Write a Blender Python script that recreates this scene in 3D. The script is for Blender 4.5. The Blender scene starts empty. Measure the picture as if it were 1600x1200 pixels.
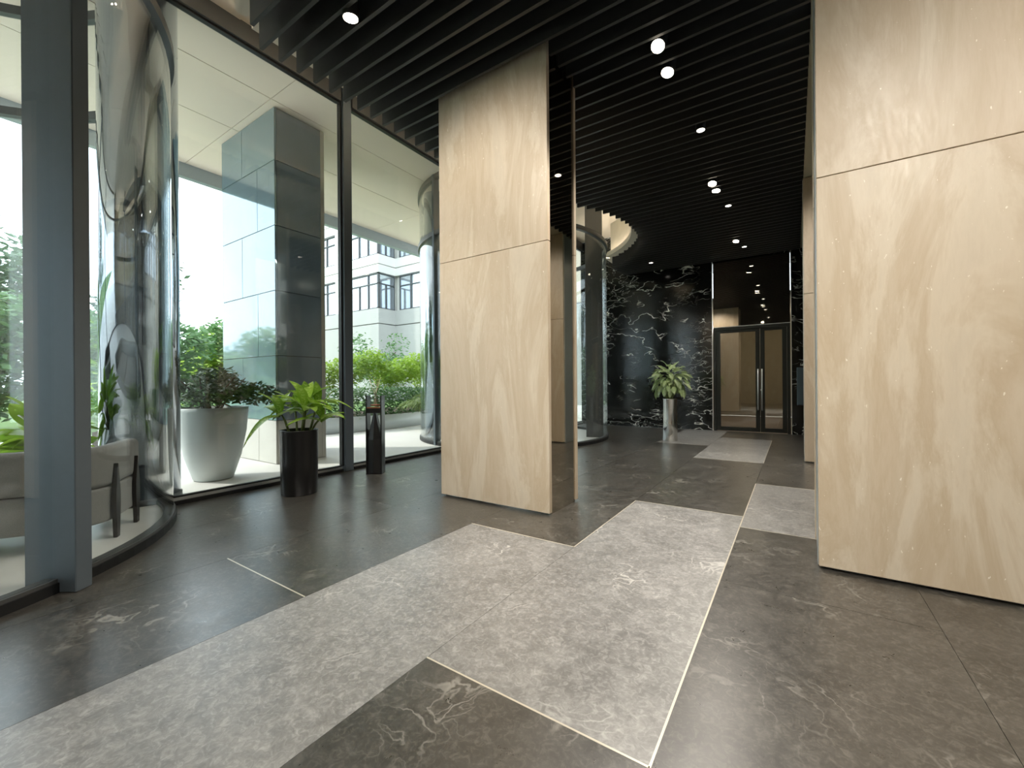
import bpy, bmesh, math, random
from mathutils import Vector, Matrix, Euler
random.seed(7)
PI = math.pi
S = bpy.context.scene
COL = S.collection

# ------------------------------------------------------------------ camera
F_PX, YAW, PITCH, ROLL, CAM_H = 657.19, math.radians(33.838), math.radians(-0.016), math.radians(-0.426), 1.12
def cam_axes():
    w = Vector((-math.sin(YAW) * math.cos(PITCH), math.cos(YAW) * math.cos(PITCH), math.sin(PITCH)))
    r = Vector((math.cos(YAW), math.sin(YAW), 0)); u = r.cross(w)
    c, s = math.cos(ROLL), math.sin(ROLL)
    return c * r + s * u, -s * r + c * u, w
_r, _u, _w = cam_axes()
cam = bpy.data.objects.new('camera', bpy.data.cameras.new('camera'))
cam.data.sensor_fit = 'HORIZONTAL'; cam.data.sensor_width = 36.0; cam.data.lens = F_PX / 1600 * 36.0
cam.data.clip_start = 0.05; cam.data.clip_end = 500
m = Matrix((( _r.x, _u.x, -_w.x, 0), (_r.y, _u.y, -_w.y, 0), (_r.z, _u.z, -_w.z, CAM_H), (0, 0, 0, 1)))
cam.matrix_world = m
COL.objects.link(cam); S.camera = cam

# ------------------------------------------------------------------ sky, sun, exposure
world = bpy.data.worlds.new('sky'); S.world = world; world.use_nodes = True
_bg = world.node_tree.nodes['Background']
_bg.inputs[0].default_value = (0.84, 0.93, 1.0, 1); _bg.inputs[1].default_value = 4.4
sun = bpy.data.objects.new('sun', bpy.data.lights.new('sun', 'SUN'))
sun.data.energy = 3.2; sun.data.angle = math.radians(3.0); sun.data.color = (1, 0.95, 0.86)
_sd = Vector((-0.80 * math.cos(math.radians(42)), -0.60 * math.cos(math.radians(42)), math.sin(math.radians(42))))
sun.rotation_euler = _sd.to_track_quat('Z', 'Y').to_euler(); sun.location = (-20, -15, 25)
COL.objects.link(sun)
S.view_settings.view_transform = 'Standard'; S.view_settings.look = 'None'
S.view_settings.exposure = 0.0; S.view_settings.gamma = 1.0; S.view_settings.use_curve_mapping = False
S.cycles.transparent_max_bounces = 20; S.cycles.max_bounces = 7; S.cycles.glossy_bounces = 5; S.cycles.diffuse_bounces = 3
S.cycles.sample_clamp_indirect = 6.0; S.cycles.caustics_reflective = False; S.cycles.caustics_refractive = False

# ------------------------------------------------------------------ materials
class NT:
    def __init__(s, name):
        s.m = bpy.data.materials.new(name); s.m.use_nodes = True; s.t = s.m.node_tree
        s.t.nodes.clear(); s.out = s.t.nodes.new('ShaderNodeOutputMaterial')
    def n(s, typ, **kw):
        nd = s.t.nodes.new('ShaderNode' + typ)
        for k, v in kw.items():
            if k in nd.bl_rna.properties and not k.startswith('i_'): setattr(nd, k, v)
        return nd
    def l(s, a, b): s.t.links.new(a, b)
    def pos(s, sx=1, sy=1, sz=1):
        g = s.n('NewGeometry'); mp = s.n('Mapping'); mp.inputs['Scale'].default_value = (sx, sy, sz)
        s.l(g.outputs['Position'], mp.inputs['Vector']); return mp.outputs[0]
    def noise(s, vec, scale, detail=4, rough=.55, dist=0):
        nd = s.n('TexNoise'); nd.inputs['Scale'].default_value = scale; nd.inputs['Detail'].default_value = detail
        nd.inputs['Roughness'].default_value = rough; nd.inputs['Distortion'].default_value = dist
        if vec is not None: s.l(vec, nd.inputs['Vector'])
        return nd.outputs['Fac']
    def ramp(s, fac, stops, interp='LINEAR'):
        r = s.n('ValToRGB'); r.color_ramp.interpolation = interp
        e = r.color_ramp.elements
        while len(e) < len(stops): e.new(.5)
        for el, (p, c) in zip(e, stops):
            el.position = p; el.color = (c if len(c) == 4 else (*c, 1)) if isinstance(c, tuple) else (c, c, c, 1)
        s.l(fac, r.inputs[0]); return r.outputs[0]
    def math(s, op, a, b=None):
        nd = s.n('Math'); nd.operation = op
        for i, v in enumerate((a, b)):
            if v is None: continue
            if isinstance(v, (int, float)): nd.inputs[i].default_value = v
            else: s.l(v, nd.inputs[i])
        return nd.outputs[0]
    def mix(s, fac, a, b, blend='MIX'):
        nd = s.n('Mix'); nd.data_type = 'RGBA'; nd.blend_type = blend
        for sock, v in ((nd.inputs[0], fac), (nd.inputs[6], a), (nd.inputs[7], b)):
            if isinstance(v, (int, float)): sock.default_value = v
            elif isinstance(v, tuple): sock.default_value = (*v, 1)
            else: s.l(v, sock)
        return nd.outputs[2]
    def bsdf(s, color, rough=.5, metal=0, bump=None, bstr=.2, bdist=.01, spec=.5, coat=0, trans=0, ior=1.45):
        b = s.n('BsdfPrincipled')
        for k, v in (('Base Color', color), ('Roughness', rough), ('Metallic', metal), ('Specular IOR Level', spec), ('Coat Weight', coat), ('Transmission Weight', trans), ('IOR', ior)):
            if isinstance(v, tuple): b.inputs[k].default_value = (*v, 1)
            elif isinstance(v, (int, float)): b.inputs[k].default_value = v
            else: s.l(v, b.inputs[k])
        if bump is not None:
            bp = s.n('Bump'); bp.inputs['Strength'].default_value = bstr; bp.inputs['Distance'].default_value = bdist
            s.l(bump, bp.inputs['Height']); s.l(bp.outputs[0], b.inputs['Normal'])
        s.l(b.outputs[0], s.out.inputs[0]); s.b = b
        return s.m

def plain(name, col, rough=.5, metal=0, var=.06, scale=18, spec=.5, bstr=.08, coat=0):
    t = NT(name); f = t.noise(t.pos(), scale, 3)
    c = t.mix(f, tuple(max(0, x * (1 - var)) for x in col), tuple(min(1, x * (1 + var)) for x in col))
    return t.bsdf(c, rough, metal, bump=f, bstr=bstr, bdist=.003, spec=spec, coat=coat)

def travertine(name):
    t = NT(name)
    oi = t.n('ObjectInfo'); g = t.n('NewGeometry')
    add = t.n('VectorMath'); add.operation = 'ADD'; t.l(g.outputs['Position'], add.inputs[0])
    rs = t.n('VectorMath'); rs.operation = 'SCALE'; cmb = t.n('CombineXYZ')
    for i in range(3): t.l(oi.outputs['Random'], cmb.inputs[i])
    t.l(cmb.outputs[0], rs.inputs[0]); rs.inputs['Scale'].default_value = 17.0; t.l(rs.outputs[0], add.inputs[1])
    def mp(sx, sy, sz):
        q = t.n('Mapping'); q.inputs['Scale'].default_value = (sx, sy, sz); t.l(add.outputs[0], q.inputs[0]); return q.outputs[0]
    big = t.noise(mp(2.3, 2.3, .62), 1.0, 6, .66, .9)
    streak = t.noise(mp(9, 9, 1.1), 1.0, 5, .65, .8)
    fine = t.noise(mp(46, 46, 9), 1.0, 4, .7, .2)
    c = t.ramp(big, [(.26, (.44, .345, .235)), (.41, (.525, .435, .325)), (.50, (.475, .385, .275)), (.58, (.575, .495, .385)), (.74, (.51, .44, .345))])
    c = t.mix(t.math('MULTIPLY', t.ramp(streak, [(.46, 0.), (.68, 1.)]), .30), c, (.63, .56, .455))
    c = t.mix(t.math('MULTIPLY', t.ramp(fine, [(.45, 0.), (.7, 1.)]), .14), c, (.42, .33, .225))
    spk = t.noise(mp(60, 60, 30), 1.0, 2, .5)
    c = t.mix(t.ramp(spk, [(.735, 0.), (.765, .7)]), c, (.84, .80, .70))
    return t.bsdf(c, t.ramp(fine, [(.3, .30), (.7, .46)]), bump=fine, bstr=.10, bdist=.003)

def marble_black(name):
    t = NT(name); p = t.pos(1, 1, 1)
    warp = t.n('TexNoise'); warp.inputs['Scale'].default_value = 1.3; warp.inputs['Detail'].default_value = 5; t.l(p, warp.inputs['Vector'])
    vm = t.n('VectorMath'); vm.operation = 'MULTIPLY_ADD'
    t.l(warp.outputs['Color'], vm.inputs[0]); vm.inputs[1].default_value = (.42, .42, .42); t.l(p, vm.inputs[2])
    rot = t.n('Mapping'); rot.inputs['Rotation'].default_value = (0, .75, 0); rot.inputs['Scale'].default_value = (1.0, 1.0, 2.3); t.l(vm.outputs[0], rot.inputs[0])
    n1 = t.noise(rot.outputs[0], 1.35, 3, .5, .2)
    v1 = t.ramp(t.math('ABSOLUTE', t.math('SUBTRACT', n1, .5)), [(.0, 1.), (.004, .9), (.009, 0.)])
    n2 = t.noise(rot.outputs[0], 3.8, 2.5, .5, .3)
    v2 = t.ramp(t.math('ABSOLUTE', t.math('SUBTRACT', n2, .52)), [(.0, .9), (.006, .5), (.012, 0.)])
    msk = t.ramp(t.noise(t.pos(), .8, 2), [(.45, 0.), (.62, 1.)])
    msk2 = t.ramp(t.noise(t.pos(1.2, 1, 1), 2.1, 2), [(.47, 0.), (.62, 1.)])
    v = t.math('MAXIMUM', t.math('MULTIPLY', v1, msk2), t.math('MULTIPLY', v2, msk))
    cl = t.noise(p, 2.5, 5, .7)
    c = t.mix(t.ramp(cl, [(.45, 0.), (.8, .35)]), (.006, .0062, .006), (.03, .032, .028))
    c = t.mix(v, c, (.85, .85, .78))
    return t.bsdf(c, .12, spec=.6)

def floor_stone(name, a, b, vein, rough, veinamt, bumpstr):
    t = NT(name); oi = t.n('ObjectInfo'); g = t.n('NewGeometry')
    cmb = t.n('CombineXYZ'); t.l(oi.outputs['Random'], cmb.inputs[0]); t.l(oi.outputs['Random'], cmb.inputs[1])
    vm = t.n('VectorMath'); vm.operation = 'MULTIPLY_ADD'; t.l(cmb.outputs[0], vm.inputs[0]); vm.inputs[1].default_value = (31, 57, 0); t.l(g.outputs['Position'], vm.inputs[2])
    p = vm.outputs[0]
    cl = t.noise(p, 2.1, 7, .70, .4); cl2 = t.noise(p, 9.5, 5, .72, .5)
    c = t.mix(t.ramp(cl, [(.34, 0.), (.66, 1.)]), a, b)
    c = t.mix(t.math('MULTIPLY', t.ramp(cl2, [(.44, 0.), (.70, 1.)]), .5), c, tuple(min(1, x * 1.6) for x in b))
    gr = t.noise(p, 34, 4, .7, 1.2)
    c = t.mix(t.math('MULTIPLY', t.ramp(gr, [(.50, 0.), (.68, 1.)]), .5), c, tuple(min(1, x * (1.9 if x > .1 else 2.8)) for x in b))
    c = t.mix(t.math('MULTIPLY', t.ramp(gr, [(.36, 1.), (.50, 0.)]), .4), c, tuple(x * .7 for x in a))
    wp = t.n('TexNoise'); wp.inputs['Scale'].default_value = 2.2; wp.inputs['Detail'].default_value = 6; t.l(p, wp.inputs['Vector'])
    wv = t.n('VectorMath'); wv.operation = 'MULTIPLY_ADD'; t.l(wp.outputs['Color'], wv.inputs[0]); wv.inputs[1].default_value = (.55, .55, 0); t.l(p, wv.inputs[2])
    n1 = t.noise(wv.outputs[0], 2.4, 3, .55, .2)
    v1 = t.ramp(t.math('ABSOLUTE', t.math('SUBTRACT', n1, .5)), [(0., 1.), (.004, .8), (.011, 0.)])
    n2 = t.noise(wv.outputs[0], 5.0, 2.5, .5, .2)
    v2 = t.ramp(t.math('ABSOLUTE', t.math('SUBTRACT', n2, .5)), [(0., .7), (.005, .4), (.010, 0.)])
    mk = t.ramp(t.noise(p, 2.0, 3), [(.50, 0.), (.68, 1.)])
    v = t.math('MULTIPLY', t.math('MAXIMUM', v1, v2), t.math('MULTIPLY', mk, veinamt))
    c = t.mix(v, c, vein)
    bm = t.noise(p, 9, 5, .65, .6)
    r = t.ramp(cl2, [(.3, rough * .9), (.7, rough * 1.12)])
    return t.bsdf(c, r, bump=bm, bstr=bumpstr, bdist=.01, spec=.8, ior=1.7)

def glass(name, tint=(.955, .98, .975), refl=1.0, f0=.035):
    t = NT(name)
    tr = t.n('BsdfTransparent'); tr.inputs[0].default_value = (*tint, 1)
    gl = t.n('BsdfGlossy'); gl.inputs['Roughness'].default_value = 0.0
    gl.inputs['Color'].default_value = (refl, refl, refl, 1)
    lw = t.n('LayerWeight'); lw.inputs[0].default_value = .5
    f = t.math('ADD', t.math('MULTIPLY', t.math('POWER', lw.outputs['Facing'], 5.0), 1 - f0), f0)
    mx = t.n('MixShader'); t.l(f, mx.inputs[0]); t.l(tr.outputs[0], mx.inputs[1]); t.l(gl.outputs[0], mx.inputs[2])
    t.l(mx.outputs[0], t.out.inputs[0]); return t.m

def emit(name, col, st):
    t = NT(name); e = t.n('Emission'); e.inputs[0].default_value = (*col, 1); e.inputs[1].default_value = st
    t.l(e.outputs[0], t.out.inputs[0]); return t.m

def leafmat(name, c1, c2, trans=.35, rough=.35, vein=None):
    t = NT(name); oi = t.n('ObjectInfo'); g = t.n('NewGeometry')
    n = t.noise(t.pos(), 9, 3)
    f = t.math('ADD', t.math('MULTIPLY', oi.outputs['Random'], .5), t.math('MULTIPLY', n, .6))
    c = t.mix(f, c1, c2)
    if vein is not None:
        uv = t.n('TexCoord'); sp = t.n('SeparateXYZ'); t.l(uv.outputs['Object'], sp.inputs[0])
        w = t.ramp(t.math('ABSOLUTE', sp.outputs[0]), [(0., 1.), (.06, 1.), (.10, 0.)])
        nz = t.noise(uv.outputs['Object'], 14, 3, .6)
        c = t.mix(t.math('MULTIPLY', t.ramp(nz, [(.45, 0.), (.6, 1.)]), t.math('MULTIPLY', w, .8)), c, vein)
    b = t.n('BsdfPrincipled'); t.l(c, b.inputs['Base Color']); b.inputs['Roughness'].default_value = rough
    tl = t.n('BsdfTranslucent'); t.l(c, tl.inputs[0])
    mx = t.n('MixShader'); mx.inputs[0].default_value = trans; t.l(b.outputs[0], mx.inputs[1]); t.l(tl.outputs[0], mx.inputs[2])
    t.l(mx.outputs[0], t.out.inputs[0]); return t.m

def grass_mat():
    t = NT('lawn'); a = t.noise(t.pos(), 3, 6, .7); return t.bsdf(t.mix(a, (.06, .12, .03), (.16, .26, .07)), .9, bump=a, bstr=.5, bdist=.03)

def fabric(name, col):
    t = NT(name); a = t.noise(t.pos(), 260, 2, .5); b2 = t.noise(t.pos(), 14, 3)
    c = t.mix(t.math('MULTIPLY', a, 1.0), tuple(x * .7 for x in col), tuple(min(1, x * 1.3) for x in col))
    m_ = t.bsdf(c, .9, bump=a, bstr=.35, bdist=.002, spec=.2); t.b.inputs['Sheen Weight'].default_value = .3; return m_

M = {}
M['trav'] = travertine('travertine')
M['marble'] = marble_black('black_marble')
M['floor_dark'] = floor_stone('dark_floor_stone', (.016, .015, .0125), (.046, .043, .037), (.42, .41, .37), .30, .5, .08)
M['floor_light'] = floor_stone('grey_floor_stone', (.115, .114, .110), (.20, .199, .193), (.58, .575, .55), .37, .6, .05)
M['inlay'] = plain('inlay_metal', (.70, .66, .56), .3, .6, .05)
M['grout'] = plain('grout', (.035, .033, .03), .7)
M['glass'] = glass('clear_glass')
M['glass_bay'] = glass('bay_glass', (.96, .98, .98), 1.0, .04)
M['glass_dark'] = glass('tinted_door_glass', (.66, .63, .55), .85, .17)
M['glass_thin'] = glass('bottle_glass', (.95, .96, .95), 1.0, .05)
M['frame'] = plain('anthracite_metal', (.11, .115, .115), .38, .55, .05)
M['fin'] = plain('blue_grey_steel', (.115, .145, .17), .42, .25, .06)
M['fin_far'] = M['fin']
M['gasket'] = plain('black_gasket', (.008, .009, .010), .45)
M['alu'] = plain('satin_aluminium', (.55, .58, .58), .32, .8, .04)
M['slat'] = plain('black_slat_metal', (.032, .032, .031), .48, 0, .15, 30)
M['plenum'] = plain('black_plenum_paint', (.0045, .0045, .0055), .9)
M['duct'] = plain('grey_duct_sheet', (.16, .18, .19), .55, .3, .2, 40)
M['cream'] = plain('cream_plaster', (.74, .66, .55), .85, 0, .03, 6)
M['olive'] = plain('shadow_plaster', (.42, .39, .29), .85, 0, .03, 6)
M['soffit'] = plain('soffit_panel', (.93, .82, .69), .6, 0, .02, 6)
M['fascia'] = plain('canopy_fascia_metal', (.40, .46, .49), .4, .3)
M['mirror_black'] = plain('black_mirror_glass', (.50, .47, .41), .02, 1.0, .0, 6, 1.0, 0)
_t = NT('polished_steel'); _n = _t.noise(_t.pos(1, 1, .2), 3, 2); M['chrome'] = _t.bsdf((.62, .66, .70), .05, 1.0, bump=_n, bstr=.02, bdist=.01)
_t = NT('dark_polished_column'); M['dark_chrome'] = _t.bsdf((.36, .41, .47), .045, 1.0, bump=_t.noise(_t.pos(1, 1, .3), 3, 2), bstr=.015, bdist=.01)
M['clad'] = plain('sky_tinted_cladding', (.26, .36, .42), .05, .45, .08, 3, .9, 0)  # pale blue of the reflected sky put into the cladding colour
M['clad_lobby_tint'] = plain('lobby_tinted_cladding', (.17, .23, .30), .12, .05, .2, 3, .9, 0)  # same cladding, darker: the lobby's reflection put into its colour
M['stone_ext'] = plain('pale_exterior_stone', (.56, .54, .49), .6, 0, .10, 5)
M['paving'] = plain('pale_paving', (.74, .72, .68), .65, 0, .06, 3)
M['bayfloor'] = plain('bay_floor_stone', (.70, .69, .66), .30, 0, .10, 5)
M['lawn'] = grass_mat()
M['pot_black'] = plain('black_enamel', (.010, .010, .0105), .30, 0, .1, 60, .5, .03, .2)
M['pot_white'] = plain('white_glazed_fibre', (.66, .70, .70), .42, 0, .04, 6)
M['soil'] = plain('bark_soil', (.05, .036, .024), .95, 0, .5, 60, .3, .8)
M['vase'] = _vm = (lambda t: t.bsdf((.70, .70, .67), t.ramp(t.noise(t.pos(), 30, 3), [(.3, .10), (.7, .18)]), 1.0))(NT('hammered_silver'))
M['leaf_bright'] = leafmat('broad_green_leaf', (.10, .23, .02), (.30, .50, .05), .38, .32, (.45, .60, .16))
M['leaf_silver'] = leafmat('silver_green_leaf', (.17, .27, .08), (.42, .52, .26), .25, .35, (.62, .70, .45))
M['leaf_lily'] = leafmat('lily_leaf', (.12, .27, .03), (.36, .55, .05), .45, .3)
M['leaf_palm'] = leafmat('palm_leaflet', (.10, .18, .04), (.30, .38, .12), .35, .4)
M['leaf_dark'] = leafmat('dark_shrub_leaf', (.025, .06, .022), (.10, .17, .06), .3, .5)
M['leaf_hedge'] = leafmat('bright_hedge_leaf', (.16, .30, .03), (.42, .58, .08), .4, .5)
M['leaf_ivy'] = leafmat('ground_ivy_leaf', (.06, .15, .05), (.19, .34, .13), .35, .5)
M['leaf_tree'] = leafmat('tree_leaf', (.045, .085, .05), (.15, .24, .12), .35, .5)
M['stem'] = plain('green_stem', (.16, .20, .07), .5, 0, .2)
M['bark'] = plain('tree_bark', (.10, .075, .05), .9, 0, .3, 30, .2, .6)
M['fabric'] = fabric('grey_boucle', (.27, .27, .26))
M['wood_dark'] = plain('dark_stained_wood', (.022, .018, .016), .4, 0, .3, 30)
M['steel'] = plain('brushed_steel', (.74, .73, .70), .30, .45, .04)
M['door_metal'] = plain('door_frame_bronze', (.030, .032, .027), .38, .4, .08)
M['liquid'] = plain('amber_liquid', (.55, .20, .12), .2)
M['copper'] = plain('copper_band', (.62, .22, .10), .3, .8)
M['reed'] = plain('rattan_reed', (.62, .54, .38), .8)
M['panel_box'] = plain('slate_blue_enamel', (.085, .115, .13), .4, .2)
M['bldg'] = plain('pale_facade_render', (.60, .60, .57), .8, 0, .05, 1.2)
M['bldg_grey'] = plain('grey_facade_stone', (.38, .38, .37), .8, 0, .06, 1.2)
M['bldg_frame'] = plain('window_frame_grey', (.07, .075, .08), .5)
M['bldg_pane'] = plain('facade_window_glass', (.52, .57, .62), .05, .7, .1, .8, 1.0, 0)
M['plaster_warm'] = plain('warm_corridor_plaster', (.44, .40, .32), .8)
M['wood_floor'] = plain('corridor_wood_floor', (.22, .15, .09), .35, 0, .3, 8)
M['lamp_black'] = plain('lamp_housing', (.012, .012, .012), .5)
M['lens_warm'] = emit('lamp_lens_warm', (1, .88, .70), 22)
M['lens_white'] = emit('lamp_lens_white', (1, .93, .82), 6)
M['cove_fill'] = emit('added_fill_warm', (1, .90, .75), 60.0)  # glow for added cove strips, no such lamp known
M['tin'] = plain('white_downlight_rim', (.7, .7, .68), .4)

# ------------------------------------------------------------------ mesh helpers
def wloc(o):
    v = Vector((0, 0, 0))
    while o is not None: v = v + o.location; o = o.parent
    return v
def tag(o, label=None, cat=None, group=None, kind=None):
    if label: o['label'] = label
    if cat: o['category'] = cat
    if group: o['group'] = group
    if kind: o['kind'] = kind
    return o
def empty(name, loc, label=None, cat=None, group=None, kind=None):
    o = bpy.data.objects.new(name, None); o.location = loc; o.empty_display_size = .1
    COL.objects.link(o); return tag(o, label, cat, group, kind)

class MB:
    """collects faces in world coordinates"""
    def __init__(s): s.v = []; s.f = []; s.sm = []
    def add(s, vs, fs, smooth=False):
        o = len(s.v); s.v += [Vector(v) for v in vs]; s.f += [tuple(i + o for i in f) for f in fs]; s.sm += [smooth] * len(fs); return s
    def box(s, x0, x1, y0, y1, z0, z1):
        return s.add([(x, y, z) for z in (z0, z1) for y in (y0, y1) for x in (x0, x1)],
                     [(0, 2, 3, 1), (4, 5, 7, 6), (0, 1, 5, 4), (2, 6, 7, 3), (0, 4, 6, 2), (1, 3, 7, 5)])
    def obox(s, c, ax, half, z0, z1):
        """box in plan: centre c (x,y), unit axis ax, half sizes (along ax, across)"""
        a = Vector((ax[0], ax[1], 0)).normalized(); b = Vector((-a.y, a.x, 0)); c = Vector((c[0], c[1], 0))
        q = [c + a * i * half[0] + b * j * half[1] for j in (-1, 1) for i in (-1, 1)]
        return s.add([(p.x, p.y, z) for z in (z0, z1) for p in q],
                     [(0, 2, 3, 1), (4, 5, 7, 6), (0, 1, 5, 4), (2, 6, 7, 3), (0, 4, 6, 2), (1, 3, 7, 5)])
    def lathe(s, c, prof, n=32, closed=False, smooth=True):
        """prof: (r,z) list going up the outside"""
        vs = []; fs = []
        for r, z in prof:
            for k in range(n):
                a = 2 * PI * k / n; vs.append((c[0] + r * math.cos(a), c[1] + r * math.sin(a), c[2] + z))
        L = len(prof)
        for i in range(L if closed else L - 1):
            for k in range(n):
                a = i * n + k; b = i * n + (k + 1) % n; j = (i + 1) % L
                fs.append((a, b, j * n + (k + 1) % n, j * n + k))
        if not closed:
            if prof[0][0] > 1e-4: fs.append(tuple(range(n - 1, -1, -1)))
            if prof[-1][0] > 1e-4: fs.append(tuple((L - 1) * n + k for k in range(n)))
        return s.add(vs, fs, smooth)
    def arc(s, c, r0, r1, z0, z1, a0, a1, n=24):
        """curved wall: radii r0<r1, angles in degrees"""
        vs = []; fs = []
        full = abs(a1 - a0) >= 359.9; cnt = n if full else n + 1
        for k in range(cnt):
            a = math.radians(a0 + (a1 - a0) * k / n); ca, sa = math.cos(a), math.sin(a)
            vs += [(c[0] + r0 * ca, c[1] + r0 * sa, z0), (c[0] + r1 * ca, c[1] + r1 * sa, z0), (c[0] + r1 * ca, c[1] + r1 * sa, z1), (c[0] + r0 * ca, c[1] + r0 * sa, z1)]
        for k in range(n):
            a = 4 * k; b = 4 * ((k + 1) % cnt)
            for i in range(4): fs.append((a + i, b + i, b + (i + 1) % 4, a + (i + 1) % 4))
        if not full: fs += [(0, 3, 2, 1), (4 * n, 4 * n + 1, 4 * n + 2, 4 * n + 3)]
        return s.add(vs, fs, False)
    def tube(s, pts, rad, n=8, smooth=True):
        pts = [Vector(p) for p in pts]; rad = rad if isinstance(rad, (list, tuple)) else [rad] * len(pts)
        vs = []; fs = []
        for i, p in enumerate(pts):
            d = (pts[min(i + 1, len(pts) - 1)] - pts[max(i - 1, 0)]).normalized()
            up = Vector((0, 0, 1)) if abs(d.z) < .9 else Vector((1, 0, 0))
            a = d.cross(up).normalized(); b = d.cross(a)
            for k in range(n):
                t = 2 * PI * k / n; vs.append(p + (a * math.cos(t) + b * math.sin(t)) * rad[i])
        for i in range(len(pts) - 1):
            for k in range(n):
                fs.append((i * n + k, i * n + (k + 1) % n, (i + 1) * n + (k + 1) % n, (i + 1) * n + k))
        fs += [tuple(range(n - 1, -1, -1)), tuple((len(pts) - 1) * n + k for k in range(n))]
        return s.add(vs, fs, smooth)
    def prism(s, poly, z0, z1):
        n = len(poly)
        return s.add([(x, y, z0) for x, y in poly] + [(x, y, z1) for x, y in poly],
                     [tuple(range(n - 1, -1, -1)), tuple(range(n, 2 * n))] + [(i, (i + 1) % n, n + (i + 1) % n, n + i) for i in range(n)])
    def build(s, name, mat, parent=None, bevel=0, kind=None, seg=1):
        xs = [v.x for v in s.v]; ys = [v.y for v in s.v]; zs = [v.z for v in s.v]
        o0 = Vector(((min(xs) + max(xs)) / 2, (min(ys) + max(ys)) / 2, min(zs)))
        me = bpy.data.meshes.new(name); me.from_pydata([v - o0 for v in s.v], [], s.f)
        me.polygons.foreach_set('use_smooth', s.sm); me.update()
        bm = bmesh.new(); bm.from_mesh(me); bmesh.ops.recalc_face_normals(bm, faces=bm.faces)
        if bevel:
            bmesh.ops.bevel(bm, geom=bm.edges[:], offset=bevel, segments=seg, affect='EDGES', profile=.6, clamp_overlap=True)
        bm.to_mesh(me); bm.free()
        me.materials.append(M[mat] if isinstance(mat, str) else mat)
        o = bpy.data.objects.new(name, me); COL.objects.link(o)
        if parent is not None: o.parent = parent; o.location = o0 - wloc(parent)
        else: o.location = o0
        if kind: o['kind'] = kind
        return o
def Box(name, mat, x0, x1, y0, y1, z0, z1, parent=None, bevel=0, kind=None):
    return MB().box(x0, x1, y0, y1, z0, z1).build(name, mat, parent, bevel, kind)
def inst(name, me, parent, mat4, kind=None):
    """place shared mesh data at world matrix mat4 under a translation-only parent"""
    o = bpy.data.objects.new(name, me); COL.objects.link(o)
    if parent is not None: o.parent = parent; mat4 = Matrix.Translation(-wloc(parent)) @ mat4
    o.matrix_basis = mat4
    if kind: o['kind'] = kind
    return o

# ------------------------------------------------------------------ key dimensions (metres)
XW = -4.90            # glass facade
ZS = 3.925            # underside of slats
YE = 10.775           # end wall
XR = 4.6              # outer wall to the right
YB = -4.0             # wall behind
SX0, SX1 = -3.68, 0.125
BAY = [(-5.05, -0.50), (-5.05, 7.60)]
RB = 1.97

# ------------------------------------------------------------------ floor
floor = Box('floor', 'grout', XW - .02, XR, YB, YE + .02, -.14, -.012, kind='structure')
floor['label'] = 'dark polished stone floor of the lobby with grey inlaid slabs'
PX, PY, GAP = .902, 2.745, .0009
def in_bay(x, y, r=2.0): return any((x - c[0]) ** 2 + (y - c[1]) ** 2 < r * r for c in BAY)
slab_cache = {}
def slab(x0, x1, y0, y1, light):
    x0 = max(x0, XW); x1 = min(x1, XR); y0 = max(y0, YB); y1 = min(y1, YE)
    if x1 - x0 < .05 or y1 - y0 < .05: return
    Box('floor_slab', 'floor_light' if light else 'floor_dark', x0 + GAP, x1 - GAP, y0 + GAP, y1 - GAP, -.012, 0.0, floor)
TX = -.356
lights = {(-1, 1.235), (-1, 6.725), (-2, -.119), (-2, 8.116)}
for k in range(-6, 6):
    x0 = TX + k * PX; x1 = x0 + PX
    if k == 0:
        ed = [(-5.61, -2.864, 0), (-2.864, -.119, 0), (-.119, 2.626, 0), (2.626, 3.682, 0), (3.682, 5.345, 1), (5.345, 8.116, 0), (8.116, 10.86, 0)]
        for a, b, l in ed: slab(x0, x1, a, b, l)
        continue
    off = 1.235 if k % 2 else -.119
    for j in range(-2, 5):
        y0 = off + j * PY
        slab(x0, x1, y0, y0 + PY, any(k == a and abs(y0 - b) < .02 for a, b in lights))
def inlay(x0, x1, y0, y1):
    w = .0038
    if abs(x1 - x0) < .001: Box('inlay_strip', 'inlay', x0 - w, x0 + w, y0, y1, -.011, .0008, floor)
    else: Box('inlay_strip', 'inlay', x0, x1, y0 - w, y0 + w, -.011, .0008, floor)
inlay(TX, TX, .2, 5.345); inlay(TX - PX, TX - PX, 2.626, 3.98); inlay(TX - PX, TX, 3.98, 3.98); inlay(TX - PX, TX, 1.235, 1.235)
inlay(TX - 2 * PX, TX - PX, 2.626, 2.626); inlay(TX, TX + PX, 3.682, 3.682); inlay(TX, TX + PX, 5.345, 5.345)
inlay(TX - 3 * PX, TX - 2 * PX, 1.235, 1.235); inlay(TX - PX, TX, 6.725, 6.725); inlay(TX, TX, 6.725, 9.47); inlay(TX - 2 * PX, TX - PX, 8.116, 8.116)

# ------------------------------------------------------------------ ceiling
_poly = [(SX1, YE), (SX0 + .02, YE)]
for c in reversed(BAY):
    rr_ = 2.62 + .036; a0 = math.acos((SX0 + .02 - c[0]) / rr_)
    _poly += [(c[0] + rr_ * math.cos(a0 - 2 * a0 * k / 28), c[1] + rr_ * math.sin(a0 - 2 * a0 * k / 28)) for k in range(29)]
_poly += [(SX0 + .02, YB), (SX1, YB)]
ceiling = MB().prism(_poly, 4.78, 4.86).build('ceiling', 'plenum', kind='structure')
ceiling['label'] = 'black slatted ceiling with a cream perimeter along the glass'
cut_r = 2.62
def slat_start(y):
    x = SX0
    for c in BAY:
        d = cut_r ** 2 - (y - c[1]) ** 2
        if d > 0: x = max(x, c[0] + math.sqrt(d))
    return x
slat_me = None
y = 1.605 - 36 * .1575
PIERB = (-2.964, -1.722, 3.126, 3.69)
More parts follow.
